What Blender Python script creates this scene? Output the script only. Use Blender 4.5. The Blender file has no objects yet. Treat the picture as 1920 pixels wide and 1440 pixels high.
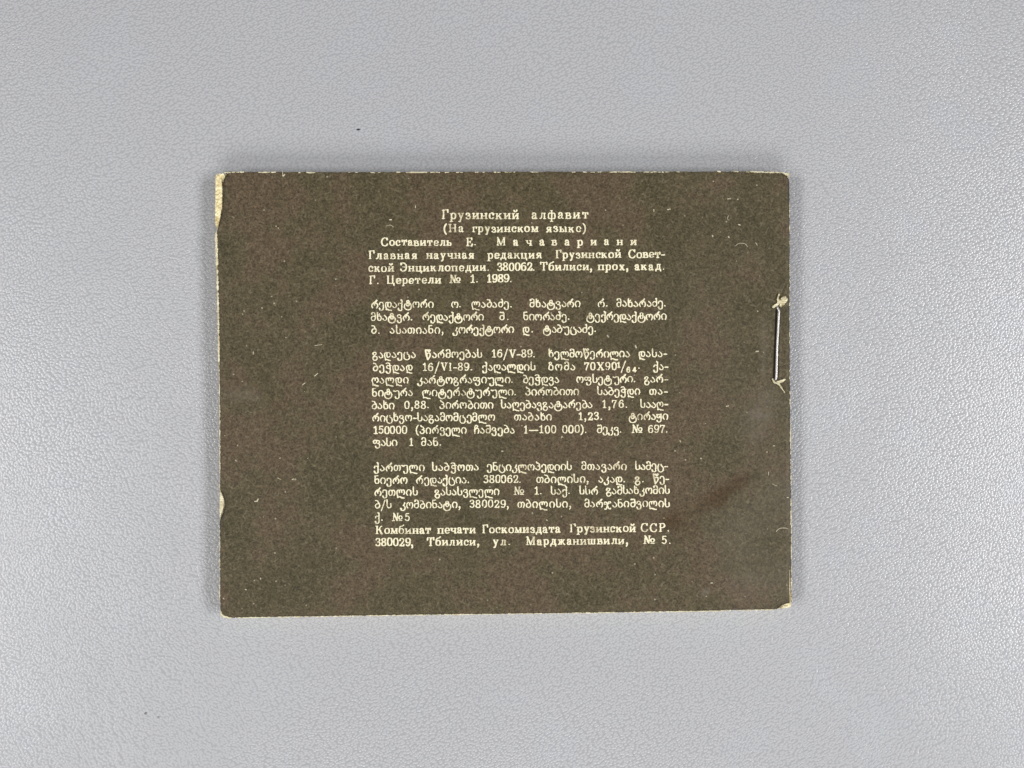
import bpy, math, random
import numpy as np
from mathutils import Vector
from mathutils.geometry import delaunay_2d_cdt

# ------------------------------------------------------------------ scene, camera, light
sc = bpy.context.scene
COL = sc.collection
HC = 0.1415                # camera height above the table (metres)
ZT = 0.0032                # height of the booklet's upper cover
PX = 1.0e-4                # 0.1 mm on the cover per photograph pixel

cam = bpy.data.cameras.new('camera')
cam.sensor_width = 36.0
cam.lens = 36.0 * (HC - ZT) / (1920 * PX)
cam.clip_start = 0.01
cam.clip_end = 10.0
cam_ob = bpy.data.objects.new('camera', cam)
COL.objects.link(cam_ob)
cam_ob.location = (0, 0, HC)
sc.camera = cam_ob

sc.view_settings.view_transform = 'Standard'
sc.view_settings.look = 'None'
sc.view_settings.exposure = 0.0
sc.view_settings.gamma = 1.0

world = bpy.data.worlds.new('World')
sc.world = world
world.use_nodes = True
bg = world.node_tree.nodes['Background']
bg.inputs['Color'].default_value = (0.97, 0.98, 1.0, 1)
bg.inputs['Strength'].default_value = 0.035


def area(name, loc, size, size_y, power, color, target=(0, 0, 0)):
    l = bpy.data.lights.new(name, 'AREA')
    l.shape = 'RECTANGLE'
    l.size = size
    l.size_y = size_y
    l.energy = power
    l.color = color
    o = bpy.data.objects.new(name, l)
    COL.objects.link(o)
    o.location = loc
    d = Vector(target) - Vector(loc)
    o.rotation_euler = d.to_track_quat('-Z', 'Y').to_euler()
    return o


# two soft boxes left and right and a broad soft light from the near side
area('softbox', (-0.94, -0.15, 0.78), 0.70, 0.28, 9.8, (0.985, 0.985, 1.0))
area('softbox', (0.98, -0.11, 0.76), 0.75, 0.28, 13.4, (0.985, 0.985, 1.0))
area('softbox', (0.0, -1.42, 0.88), 1.40, 0.60, 19.0, (1.0, 0.99, 0.985))


# ------------------------------------------------------------------ helpers
rng = np.random.RandomState(7)
random.seed(7)


def W(px, py, z=0.0, ref=None):
    """photograph pixel -> world point; x and y are read off at the cover's height unless ref is given"""
    s = PX * (HC - (ZT if ref is None else ref)) / (HC - ZT)
    return ((px - 960) * s, (720 - py) * s, z)


def Wn(px, py, z):
    return np.stack([(px - 960) * PX, (720 - py) * PX, z + 0 * px], -1)


def mesh_obj(name, verts, faces, mat, parent=None, smooth=False):
    me = bpy.data.meshes.new(name)
    me.from_pydata([tuple(map(float, v)) for v in verts], [], faces)
    me.materials.append(mat)
    if smooth:
        me.polygons.foreach_set('use_smooth', [True] * len(me.polygons))
    me.update()
    o = bpy.data.objects.new(name, me)
    COL.objects.link(o)
    if parent is not None:
        o.parent = parent
    return o


def noise2(h, w, cell, seed):
    """smooth value noise in -1..1"""
    r = np.random.RandomState(seed)
    gh, gw = int(h / cell) + 3, int(w / cell) + 3
    g = r.rand(gh, gw) * 2 - 1
    y = np.arange(h) / cell
    x = np.arange(w) / cell
    yi, xi = y.astype(int), x.astype(int)
    fy, fx = y - yi, x - xi
    fy = (fy * fy * (3 - 2 * fy))[:, None]
    fx = (fx * fx * (3 - 2 * fx))[None, :]
    a = g[yi][:, xi]
    b = g[yi][:, xi + 1]
    c = g[yi + 1][:, xi]
    d = g[yi + 1][:, xi + 1]
    return (a * (1 - fx) + b * fx) * (1 - fy) + (c * (1 - fx) + d * fx) * fy


def smooth_line(pts, n=5):
    """Catmull-Rom through the points"""
    P = [np.array(p, float) for p in pts]
    if len(P) < 3:
        return P
    closed = np.hypot(*(P[0] - P[-1])[:2]) < 1e-6
    out = []
    for i in range(len(P) - 1):
        p1, p2 = P[i], P[i + 1]
        p0 = P[i - 1] if i > 0 else (P[-2] if closed else 2 * p1 - p2)
        p3 = P[i + 2] if i + 2 < len(P) else (P[1] if closed else 2 * p2 - p1)
        for k in range(n):
            t = k / n
            out.append(0.5 * ((2 * p1) + (p2 - p0) * t + (2 * p0 - 5 * p1 + 4 * p2 - p3) * t * t
                              + (3 * p1 - p0 - 3 * p2 + p3) * t ** 3))
    out.append(P[-1])
    return out


class Field:
    """signed distance picture of pen strokes, cut into flat faces by marching squares"""

    def __init__(self, x0, y0, x1, y1, res):
        self.x0, self.y0, self.res = x0, y0, res
        self.w = int((x1 - x0) * res) + 1
        self.h = int((y1 - y0) * res) + 1
        self.f = np.full((self.h, self.w), -3.0)

    def cap(self, ax, ay, ra, bx, by, rb):
        m = max(ra, rb) + 1.6
        i0 = max(0, int((min(ax, bx) - m - self.x0) * self.res))
        i1 = min(self.w, int((max(ax, bx) + m - self.x0) * self.res) + 2)
        j0 = max(0, int((min(ay, by) - m - self.y0) * self.res))
        j1 = min(self.h, int((max(ay, by) + m - self.y0) * self.res) + 2)
        if i1 <= i0 or j1 <= j0:
            return
        X = self.x0 + np.arange(i0, i1)[None, :] / self.res
        Y = self.y0 + np.arange(j0, j1)[:, None] / self.res
        dx, dy = bx - ax, by - ay
        L = dx * dx + dy * dy + 1e-9
        t = np.clip(((X - ax) * dx + (Y - ay) * dy) / L, 0, 1)
        d = ra + (rb - ra) * t - np.hypot(X - ax - t * dx, Y - ay - t * dy)
        v = self.f[j0:j1, i0:i1]
        np.maximum(v, d, out=v)

    def polys(self, merge=True):
        f = self.f
        f[0, :] = f[-1, :] = -1
        f[:, 0] = f[:, -1] = -1
        s = f > 0
        code = (s[:-1, :-1] * 1 + s[:-1, 1:] * 2 + s[1:, 1:] * 4 + s[1:, :-1] * 8)
        verts, faces, rims = [], [], []
        r = self.res
        cache = {}

        def vert(x, y):
            k = (round(x * 512), round(y * 512))
            i = cache.get(k)
            if i is None:
                i = cache[k] = len(verts)
                verts.append((self.x0 + x / r, self.y0 + y / r))
            return i
        # whole cells merged into row runs
        full = code == 15
        for j in range(full.shape[0]):
            row = full[j]
            if not row.any():
                continue
            d = np.diff(np.concatenate([[0], row.astype(int), [0]]))
            runs = list(zip(np.where(d == 1)[0], np.where(d == -1)[0]))
            if not merge:
                runs = [(i, i + 1) for a, b in runs for i in range(a, b)]
            for a, b in runs:
                faces.append((vert(a, j), vert(a, j + 1), vert(b, j + 1), vert(b, j)))
        js, is_ = np.where((code > 0) & (code < 15))
        for j, i in zip(js.tolist(), is_.tolist()):
            C = [(i, j), (i + 1, j), (i + 1, j + 1), (i, j + 1)]
            V = [f[j, i], f[j, i + 1], f[j + 1, i + 1], f[j + 1, i]]
            poly = []
            cut = []
            for k in range(4):
                a, b = V[k], V[(k + 1) % 4]
                if a > 0:
                    poly.append(vert(*C[k]))
                if (a > 0) != (b > 0):
                    t = a / (a - b)
                    t = min(.98, max(.02, t))
                    p, q = C[k], C[(k + 1) % 4]
                    iv = vert(p[0] + (q[0] - p[0]) * t, p[1] + (q[1] - p[1]) * t)
                    poly.append(iv)
                    cut.append((iv, a > 0))
            if len(set(poly)) >= 3:
                faces.append(tuple(reversed(poly)))
                if len(cut) == 2:
                    a, b = (cut[0][0], cut[1][0]) if cut[0][1] else (cut[1][0], cut[0][0])
                    rims.append((a, b))
        return verts, faces, rims


def fieldmesh(name, F, zfun, mat, parent, depth=0.0, smooth=False):
    v, f, rims = F.polys(not smooth)
    if not v:
        return None
    a = np.array(v)
    z = zfun(a[:, 0], a[:, 1])
    V = Wn(a[:, 0], a[:, 1], z)
    V = V.tolist()
    if depth > 0:
        n = len(V)
        low = Wn(a[:, 0], a[:, 1], z - depth).tolist()
        V = V + low
        f = f + [(p, q, q + n, p + n) for p, q in rims]
    o = mesh_obj(name, V, f, mat, parent, smooth)
    return o


# ------------------------------------------------------------------ node materials
def mat_new(name):
    m = bpy.data.materials.new(name)
    m.use_nodes = True
    nt = m.node_tree
    b = nt.nodes['Principled BSDF']
    return m, nt, b


def N(nt, kind, **kw):
    n = nt.nodes.new(kind)
    ins = kw.pop('ins', {})
    for k, v in kw.items():
        setattr(n, k, v)
    for k, v in ins.items():
        if isinstance(v, bpy.types.NodeSocket):
            nt.links.new(v, n.inputs[k])
        else:
            n.inputs[k].default_value = v
    return n


def noise_node(nt, vec, scale, detail=2.0, rough=0.5, dist=0.0):
    n = N(nt, 'ShaderNodeTexNoise', ins={'Vector': vec, 'Scale': scale, 'Detail': detail, 'Roughness': rough,
                                         'Distortion': dist})
    return n


def ramp(nt, fac, stops):
    r = N(nt, 'ShaderNodeValToRGB', ins={'Fac': fac})
    e = r.color_ramp.elements
    while len(e) < len(stops):
        e.new(0.5)
    for el, (p, c) in zip(e, stops):
        el.position = p
        el.color = c if len(c) == 4 else (*c, 1)
    return r


def mix(nt, fac, a, b, blend='MIX'):
    n = N(nt, 'ShaderNodeMix', data_type='RGBA', blend_type=blend)
    for key, val in ((0, fac), (6, a), (7, b)):
        if isinstance(val, bpy.types.NodeSocket):
            nt.links.new(val, n.inputs[key])
        elif key == 0:
            n.inputs[key].default_value = val
        else:
            n.inputs[key].default_value = (*val, 1) if len(val) == 3 else val
    return n.outputs[2]


def math_(nt, op, a, b=0.0, c=0.0, clamp=False):
    n = N(nt, 'ShaderNodeMath', operation=op, use_clamp=clamp)
    for i, v in enumerate((a, b, c)):
        if isinstance(v, bpy.types.NodeSocket):
            nt.links.new(v, n.inputs[i])
        else:
            n.inputs[i].default_value = v
    return n.outputs[0]


def leather_material():
    m, nt, b = mat_new('grey_leather')
    tc = N(nt, 'ShaderNodeTexCoord').outputs['Object']
    # grain direction drifts over the skin
    w1 = noise_node(nt, tc, 26, 2)
    warp = N(nt, 'ShaderNodeVectorMath', operation='SUBTRACT', ins={0: w1.outputs['Color'], 1: (.5, .5, .5)})
    warp = N(nt, 'ShaderNodeVectorMath', operation='SCALE', ins={0: warp.outputs[0], 'Scale': 0.007})
    w2 = noise_node(nt, tc, 900, 2)
    warp2 = N(nt, 'ShaderNodeVectorMath', operation='SUBTRACT', ins={0: w2.outputs['Color'], 1: (.5, .5, .5)})
    warp2 = N(nt, 'ShaderNodeVectorMath', operation='SCALE', ins={0: warp2.outputs[0], 'Scale': 0.00016})
    p = N(nt, 'ShaderNodeVectorMath', operation='ADD', ins={0: tc, 1: warp.outputs[0]})
    p = N(nt, 'ShaderNodeVectorMath', operation='ADD', ins={0: p.outputs[0], 1: warp2.outputs[0]})
    mp = N(nt, 'ShaderNodeMapping', vector_type='TEXTURE',
           ins={'Vector': p.outputs[0], 'Rotation': (0, 0, math.radians(28)), 'Scale': (1.12, 0.90, 1)})
    v = N(nt, 'ShaderNodeTexVoronoi', feature='SMOOTH_F1', voronoi_dimensions='2D', ins={'Vector': mp.outputs[0], 'Scale': 2000.0, 'Randomness': 0.85,
                                                                'Smoothness': 0.06})
    e = N(nt, 'ShaderNodeTexVoronoi', feature='DISTANCE_TO_EDGE', voronoi_dimensions='2D', ins={'Vector': mp.outputs[0], 'Scale': 420.0})
    dd = math_(nt, 'MINIMUM', v.outputs['Distance'], 0.60)
    pebble = math_(nt, 'MULTIPLY', math_(nt, 'MULTIPLY', dd, dd), -1.5)
    crease = math_(nt, 'MULTIPLY', math_(nt, 'MINIMUM', e.outputs['Distance'], 0.05), 4.0)
    fine = noise_node(nt, mp.outputs[0], 2600, 2)
    mid = noise_node(nt, mp.outputs[0], 520, 2)
    h = math_(nt, 'ADD', pebble, math_(nt, 'MULTIPLY', crease, 0.8))
    h = math_(nt, 'ADD', h, math_(nt, 'MULTIPLY', fine.outputs['Fac'], 0.06))
    h = math_(nt, 'ADD', h, math_(nt, 'MULTIPLY', mid.outputs['Fac'], 0.20))
    bump = N(nt, 'ShaderNodeBump', ins={'Height': h, 'Strength': 1.0, 'Distance': 0.00007})
    nt.links.new(bump.outputs[0], b.inputs['Normal'])
    big = noise_node(nt, tc, 14, 3)
    col = mix(nt, big.outputs['Fac'], (0.426, 0.429, 0.439), (0.458, 0.461, 0.470))
    tint = noise_node(nt, tc, 55, 3, 0.6)
    tr = ramp(nt, tint.outputs['Fac'], [(0.55, (0, 0, 0)), (0.75, (1, 1, 1))])
    col = mix(nt, math_(nt, 'MULTIPLY', tr.outputs[0], 0.3), col, (0.43, 0.47, 0.475))
    # valleys of the grain: slightly deeper dye, with their occlusion shade painted in
    vr = ramp(nt, v.outputs['Distance'], [(0.30, (1, 1, 1)), (0.60, (0.84, 0.84, 0.845))])
    col = mix(nt, 1.0, col, vr.outputs[0], 'MULTIPLY')
    nt.links.new(col, b.inputs['Base Color'])
    b.inputs['Roughness'].default_value = 0.25
    b.inputs['Specular IOR Level'].default_value = 0.42
    return m


def cover_material():
    m, nt, b = mat_new('printed_brown_card')
    tc = N(nt, 'ShaderNodeTexCoord').outputs['Object']
    a = noise_node(nt, tc, 90, 3, 0.6)
    r1 = ramp(nt, a.outputs['Fac'], [(0.36, (0.062, 0.051, 0.024)), (0.48, (0.074, 0.059, 0.029)),
                                     (0.60, (0.087, 0.061, 0.034))])
    # pulp mottling
    g1 = noise_node(nt, tc, 2900, 3, 0.7)
    g2 = noise_node(nt, tc, 900, 2, 0.5, 0.6)
    k = math_(nt, 'ADD', math_(nt, 'MULTIPLY', math_(nt, 'SUBTRACT', g1.outputs['Fac'], 0.5), 3.0),
              math_(nt, 'MULTIPLY', math_(nt, 'SUBTRACT', g2.outputs['Fac'], 0.5), 0.9))
    k = math_(nt, 'ADD', k, 1.0)
    k = math_(nt, 'MAXIMUM', k, 0.45)
    kc = N(nt, 'ShaderNodeCombineColor', ins={0: k, 1: k, 2: k})
    col = mix(nt, 1.0, r1.outputs[0], kc.outputs[0], 'MULTIPLY')
    # short pale fibres, three directions
    for ang, off in ((20, 0.0), (65, 0.3), (110, 0.5), (155, 0.7)):
        mp = N(nt, 'ShaderNodeMapping', vector_type='TEXTURE',
               ins={'Vector': tc, 'Location': (off, off, 0), 'Rotation': (0, 0, math.radians(ang)),
                    'Scale': (2.2, 0.75, 1)})
        nn = noise_node(nt, mp.outputs[0], 1900, 1, 0.5, 0.25)
        rr = ramp(nt, nn.outputs['Fac'], [(0.60, (0, 0, 0)), (0.76, (1, 1, 1))])
        col = mix(nt, math_(nt, 'MULTIPLY', rr.outputs[0], 0.36), col, (0.215, 0.178, 0.115))
    # pin holes in the ink
    vo = N(nt, 'ShaderNodeTexVoronoi', feature='F1', ins={'Vector': tc, 'Scale': 520.0})
    sep = N(nt, 'ShaderNodeSeparateColor', ins={0: vo.outputs['Color']})
    sel = math_(nt, 'GREATER_THAN', sep.outputs[0], 0.80)
    dot = math_(nt, 'LESS_THAN', vo.outputs['Distance'], 0.085)
    col = mix(nt, math_(nt, 'MULTIPLY', math_(nt, 'MULTIPLY', sel, dot), 0.55), col, (0.50, 0.44, 0.31))
    # handling marks: stain (dark, warm) and rubbed areas (pale grey), plus painted shade, stored on the mesh
    at = N(nt, 'ShaderNodeAttribute', attribute_name='wear_shade')
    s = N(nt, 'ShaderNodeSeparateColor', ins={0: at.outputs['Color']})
    brk = noise_node(nt, tc, 420, 3, 0.6)
    brs = noise_node(nt, tc, 130, 4, 0.65)
    st = math_(nt, 'MULTIPLY', s.outputs[0], math_(nt, 'MULTIPLY_ADD', brs.outputs['Fac'], 3.2, -0.85), clamp=True)
    col = mix(nt, st, col, (0.66, 0.55, 0.40), 'MULTIPLY')
    rb = math_(nt, 'MULTIPLY', s.outputs[1], math_(nt, 'ADD', brk.outputs['Fac'], 0.35), clamp=True)
    col = mix(nt, math_(nt, 'MULTIPLY', rb, 0.6), col, (0.175, 0.150, 0.118))
    painted_dark = math_(nt, 'MULTIPLY', s.outputs[2], math_(nt, 'ADD', brk.outputs['Fac'], 0.4), clamp=True)  # near-black painted shade: torn rims and staple, also dark frayed rims
    col = mix(nt, painted_dark, col, (0.014, 0.011, 0.007))
    nt.links.new(col, b.inputs['Base Color'])
    b.inputs['Roughness'].default_value = 0.62
    b.inputs['Specular IOR Level'].default_value = 0.25
    hb = noise_node(nt, tc, 1700, 3, 0.6)
    bump = N(nt, 'ShaderNodeBump', ins={'Height': hb.outputs['Fac'], 'Strength': 0.55, 'Distance': 0.00006})
    nt.links.new(bump.outputs[0], b.inputs['Normal'])
    return m


def paper_material(name, c1, c2, scale=900, bumpd=0.00006, stops=(0.34, 0.62)):
    m, nt, b = mat_new(name)
    tc = N(nt, 'ShaderNodeTexCoord').outputs['Object']
    n = noise_node(nt, tc, scale, 4, 0.65)
    r = ramp(nt, n.outputs['Fac'], [(stops[0], c1), (stops[1], c2)])
    nt.links.new(r.outputs[0], b.inputs['Base Color'])
    b.inputs['Roughness'].default_value = 0.85
    b.inputs['Specular IOR Level'].default_value = 0.2
    bump = N(nt, 'ShaderNodeBump', ins={'Height': n.outputs['Fac'], 'Strength': 0.6, 'Distance': bumpd})
    nt.links.new(bump.outputs[0], b.inputs['Normal'])
    return m


def wire_material():
    m, nt, b = mat_new('staple_wire')
    tc = N(nt, 'ShaderNodeTexCoord').outputs['Object']
    n = noise_node(nt, tc, 1300, 2, 0.5)
    r = ramp(nt, n.outputs['Fac'], [(0.24, (0.10, 0.07, 0.05)), (0.33, (0.66, 0.63, 0.61))])
    nt.links.new(r.outputs[0], b.inputs['Base Color'])
    b.inputs['Metallic'].default_value = 0.6
    b.inputs['Roughness'].default_value = 0.40
    return m


M_LEATHER = leather_material()
M_COVER = cover_material()
M_PRINT = paper_material('unprinted_cream_lettering', (0.46, 0.39, 0.24), (0.85, 0.78, 0.54), 430, stops=(0.28, 0.48))
M_PAGE = paper_material('yellowed_page', (0.50, 0.38, 0.16), (0.88, 0.79, 0.49), 520, 0.0001)
M_TORN = paper_material('torn_cream_fibre', (0.42, 0.35, 0.20), (0.80, 0.74, 0.52), 900, 0.0001)
M_WIRE = wire_material()

# ------------------------------------------------------------------ the table top
tw, th_, tz = 0.42, 0.34, 0.012
tv = [(x, y, z) for z in (0, -tz) for x, y in ((-tw, -th_), (tw, -th_), (tw, th_), (-tw, th_))]
table = mesh_obj('table_top', tv, [(0, 1, 2, 3), (7, 6, 5, 4), (0, 4, 5, 1), (1, 5, 6, 2), (2, 6, 7, 3), (3, 7, 4, 0)],
                 M_LEATHER)
table['kind'] = 'structure'
table['label'] = 'pale grey grained leather surface under the booklet'

# ------------------------------------------------------------------ the booklet
book = bpy.data.objects.new('booklet', None)
COL.objects.link(book)
book['label'] = 'worn brown booklet back cover with Russian and Georgian imprint, stapled at the right'
book['category'] = 'booklet'


def sstep(a, b, x):
    t = np.clip((x - a) / (b - a), 0, 1)
    return t * t * (3 - 2 * t)


def cover_z(x, y):
    """height of the upper cover at a photograph pixel (metres)"""
    x = np.asarray(x, float)
    y = np.asarray(y, float)
    z = ZT + 0 * x
    z = z + 3.0e-5 * np.sin(x / 170.0 + 0.6) * np.cos(y / 210.0) + 1.2e-5 * np.sin(x / 47.0 + y / 61.0)
    # fold rolls down at the spine, other edges softened by wear
    z = z - 5.0e-4 * sstep(1470, 1487, x) ** 2
    z = z - 5.0e-5 * (1 - sstep(404, 418, x)) - 5.0e-5 * (1 - sstep(321, 330, y)) - 6e-5 * sstep(1138, 1158, y)
    # staple pressed into the card, strip outside it pushed down too
    inside = sstep(560, 580, y) * (1 - sstep(706, 730, y))
    wl = np.interp(y, [580, 710], [1459.5, 1455.0])
    z = z - 2.0e-4 * inside * np.exp(-((x - wl + 0.8) / 4.0) ** 2)
    z = z - 1.5e-4 * inside * sstep(1461, 1467, x)
    z = z - 9e-5 * np.exp(-((x - 1446) / 10.0) ** 2) * inside
    # creases running from the staple ends to the spine
    for (ax, ay, bx, by) in ((1461, 560, 1474, 532), (1468, 728, 1484, 758)):
        dx, dy = bx - ax, by - ay
        L = dx * dx + dy * dy
        t = np.clip(((x - ax) * dx + (y - ay) * dy) / L, 0, 1)
        d = np.hypot(x - ax - t * dx, y - ay - t * dy)
        z = z - 1.1e-4 * np.exp(-(d / 2.6) ** 2)
    return z


def rough_edge(pts, amp, step=2.0, seed=1, normal_bias=0.0):
    """resample a closed outline and fray it"""
    r = np.random.RandomState(seed)
    out = []
    n = len(pts)
    for i in range(n):
        a = np.array(pts[i], float)
        b = np.array(pts[(i + 1) % n], float)
        L = np.hypot(*(b - a))
        k = max(1, int(L / step))
        d = (b - a) / max(L, 1e-6)
        nrm = np.array([d[1], -d[0]])
        for j in range(k):
            out.append((a + (b - a) * j / k, nrm))
    m = len(out)
    e = r.randn(m)
    slow = np.convolve(np.tile(r.randn(m), 3), np.ones(9) / 9, 'same')[m:2 * m] * 1.6
    nick = (r.rand(m) < 0.05) * r.rand(m) * 1.6
    return [tuple(p + q * ((e[i] * 0.35 + slow[i]) * amp - nick[i] * amp + normal_bias)) for i, (p, q) in enumerate(out)]


def cdt_sheet(name, outline, grid, zfun, depth, mat, parent, extra=(), ringed=False):
    o = np.array(outline)
    x0, y0 = o.min(0)
    x1, y1 = o.max(0)
    gx, gy = np.meshgrid(np.arange(x0 + grid * .6, x1 - grid * .3, grid), np.arange(y0 + grid * .6, y1 - grid * .3, grid))
    pts = np.stack([gx.ravel(), gy.ravel()], 1)
    for (ax, ay, bx, by, g) in extra:
        ex, ey = np.meshgrid(np.arange(ax, bx, g) + .37, np.arange(ay, by, g) + .41)
        pts = np.concatenate([pts, np.stack([ex.ravel(), ey.ravel()], 1)])
    if ringed:
        nx = np.roll(o, -1, 0) - np.roll(o, 1, 0)
        nx /= np.hypot(nx[:, 0], nx[:, 1])[:, None] + 1e-9
        inn = np.stack([-nx[:, 1], nx[:, 0]], 1)
        pts = np.concatenate([pts, o + inn * 1.3, o + inn * 3.0])
    # keep those well inside the outline (even-odd test)
    ins = np.zeros(len(pts), bool)
    ax, ay = o[:, 0], o[:, 1]
    bx, by = np.roll(ax, -1), np.roll(ay, -1)
    for i in range(len(o)):
        if ay[i] == by[i]:
            continue
        c = ((ay[i] > pts[:, 1]) != (by[i] > pts[:, 1]))
        xi = ax[i] + (pts[:, 1] - ay[i]) * (bx[i] - ax[i]) / (by[i] - ay[i])
        ins ^= c & (pts[:, 0] < xi)
    pts = pts[ins]
    allp = [Vector((float(p[0]), float(p[1]))) for p in o] + [Vector((float(p[0]), float(p[1]))) for p in pts]
    no = len(o)
    v, e, f, ov, oe, of = delaunay_2d_cdt(allp, [], [list(range(no))], 1, 1e-4)
    V = np.array([(p[0], p[1]) for p in v])
    # orientation: photograph y runs down, so flip
    faces = []
    for t in f:
        a, b_, c = V[t[0]], V[t[1]], V[t[2]]
        cr = (b_[0] - a[0]) * (c[1] - a[1]) - (b_[1] - a[1]) * (c[0] - a[0])
        faces.append(tuple(t) if cr < 0 else tuple(reversed(t)))
    cnt = {}
    for t in faces:
        for i in range(len(t)):
            p, q = t[i], t[(i + 1) % len(t)]
            cnt[(p, q)] = cnt.get((p, q), 0) + 1
    rim = [(p, q) for (p, q) in cnt if (q, p) not in cnt]
    z = zfun(V[:, 0], V[:, 1])
    top = Wn(V[:, 0], V[:, 1], z).tolist()
    n = len(top)
    rid = sorted({p for pq in rim for p in pq})
    mp = {p: n + i for i, p in enumerate(rid)}
    low = [W(V[p, 0], V[p, 1], z[p] - depth) for p in rid]
    faces += [(q, p, mp[p], mp[q]) for p, q in rim]
    ob = mesh_obj(name, top + low, faces, mat, parent)
    return ob, V, n


COVER = [(423, 322), (700, 322.5), (1000, 322), (1300, 321.5), (1446, 321.5), (1458, 323), (1468, 325.5), (1475, 330),
         (1479.5, 336), (1481.3, 345), (1481.5, 450), (1481.8, 560), (1482, 600), (1482.8, 700), (1483.8, 850),
         (1485, 950), (1486, 1050), (1485.5, 1131), (1478, 1131.5), (1471, 1133.2), (1464, 1136.5), (1457, 1142.5),
         (1380, 1143.6), (1300, 1146), (1100, 1149.2), (880, 1152), (680, 1154.6), (520, 1157), (430, 1158.6),
         (422, 1157), (416.5, 1151), (413.2, 1142), (412.4, 1060), (412, 1000), (411.5, 978), (414, 971),
         (417.5, 962), (421, 949), (420.6, 938), (417.5, 926), (414, 922), (412.4, 915), (412.8, 880), (412.4, 800),
         (411.8, 740), (411, 680), (410.2, 620), (409, 560), (408, 500), (406.5, 470), (406.5, 450), (407, 436),
         (408.5, 424), (412, 417), (414, 405), (416.8, 394), (418.2, 375), (417.8, 358), (417.2, 345), (420, 336),
         (424.2, 328)]
cov_out = rough_edge(COVER, 0.5, 1.5, 3)
cover, CV, CN = cdt_sheet('back_cover', cov_out, 7.0, cover_z, 0.00022, M_COVER, book,
                          extra=[(1438, 522, 1482, 765, 1.5)], ringed=True)
# wear map (stains, rubbed places, painted gap and staple shade), per vertex
att = cover.data.color_attributes.new('wear_shade', 'FLOAT_COLOR', 'POINT')


def blob(x, y, ax, ay, bx, by, r):
    dx, dy = bx - ax, by - ay
    L = dx * dx + dy * dy + 1e-6
    t = np.clip(((x - ax) * dx + (y - ay) * dy) / L, 0, 1)
    d = np.hypot(x - ax - t * dx, y - ay - t * dy)
    return np.exp(-(d / r) ** 2)


X, Y = CV[:, 0], CV[:, 1]
stain = 1.0 * blob(X, Y, 1256, 976, 1345, 937, 15) + 1.0 * blob(X, Y, 1345, 935, 1385, 905, 15) \
    + 0.6 * blob(X, Y, 1385, 905, 1410, 893, 12) + 0.35 * blob(X, Y, 1250, 985, 1300, 1000, 16) \
    + 0.25 * blob(X, Y, 475, 700, 520, 760, 25) + 0.3 * blob(X, Y, 1470, 570, 1472, 720, 8)
rub = 0.5 * blob(X, Y, 1431, 600, 1431, 700, 4) + 0.45 * blob(X, Y, 1440, 750, 1418, 800, 26) \
    + 0.55 * blob(X, Y, 1400, 775, 1440, 780, 4) + 0.32 * blob(X, Y, 1380, 1000, 1470, 930, 52) \
    + 0.35 * blob(X, Y, 1400, 1090, 1460, 1080, 50) + 0.9 * blob(X, Y, 1318, 1113, 1326, 1108, 5) \
    + 0.4 * blob(X, Y, 432, 738, 480, 742, 13) + 0.06 * blob(X, Y, 1330, 330, 1400, 460, 60) \
    + 0.10 * blob(X, Y, 1300, 560, 1440, 860, 70) + 0.55 * blob(X, Y, 905, 966, 907, 966, 5)
cols = np.zeros((len(cover.data.vertices), 4), np.float32)
cols[:CN, 0] = np.clip(stain, 0, 1)
cols[:CN, 1] = np.clip(rub, 0, 1)
# gap shade painted onto the torn rims; frayed rims darkened as well
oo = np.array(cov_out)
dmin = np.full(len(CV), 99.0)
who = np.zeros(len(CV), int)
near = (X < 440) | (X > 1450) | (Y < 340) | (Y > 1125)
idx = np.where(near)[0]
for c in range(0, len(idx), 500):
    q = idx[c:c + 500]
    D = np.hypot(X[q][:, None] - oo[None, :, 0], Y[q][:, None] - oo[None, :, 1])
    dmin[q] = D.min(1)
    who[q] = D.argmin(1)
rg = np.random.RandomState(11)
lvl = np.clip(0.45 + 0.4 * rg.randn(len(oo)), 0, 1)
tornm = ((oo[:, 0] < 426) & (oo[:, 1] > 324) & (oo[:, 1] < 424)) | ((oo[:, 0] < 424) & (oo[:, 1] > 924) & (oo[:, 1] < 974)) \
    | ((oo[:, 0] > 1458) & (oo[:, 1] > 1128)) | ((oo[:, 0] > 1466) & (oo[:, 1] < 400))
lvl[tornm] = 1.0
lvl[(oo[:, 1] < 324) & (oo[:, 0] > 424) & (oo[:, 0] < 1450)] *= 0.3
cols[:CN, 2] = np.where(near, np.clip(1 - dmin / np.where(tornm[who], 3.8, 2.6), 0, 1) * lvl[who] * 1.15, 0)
wl_ = np.interp(Y, [580, 710], [1456.0, 1451.8])  # the wire's shadow line, painted into the cover on its left
wire_shade = np.exp(-((X - wl_) / 1.5) ** 2) * sstep(572, 582, Y) * (1 - sstep(704, 712, Y))
cols[:CN, 2] = np.maximum(cols[:CN, 2], wire_shade * 1.2)
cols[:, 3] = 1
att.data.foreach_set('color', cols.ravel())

# pages under the cover: they stick out a little at the left and at the foot
PAGE = [(404, 327), (430, 325.5), (900, 325), (1440, 324.5), (1477, 324.5), (1479, 335), (1477.3, 400),
        (1477.5, 600), (1478, 800), (1480, 950), (1481, 1050), (1483.6, 1130), (1483.6, 1139), (1474, 1141.4),
        (1440, 1142.6), (1300, 1146.4), (1100, 1149.8), (880, 1152.6), (680, 1155.4), (520, 1157.8), (430, 1159.6),
        (418, 1159.2), (412.5, 1154), (412.0, 1100), (411.6, 1000), (411, 900), (410.6, 800), (409.6, 700),
        (408.2, 620), (406.2, 560), (404.8, 500), (403.6, 470), (403.4, 450), (405, 438), (405.5, 427), (402.6, 420), (403, 380), (402.2, 350),
        (402.6, 333)]


def flat(h):
    return lambda x, y: h + 0 * np.asarray(x, float)


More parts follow.
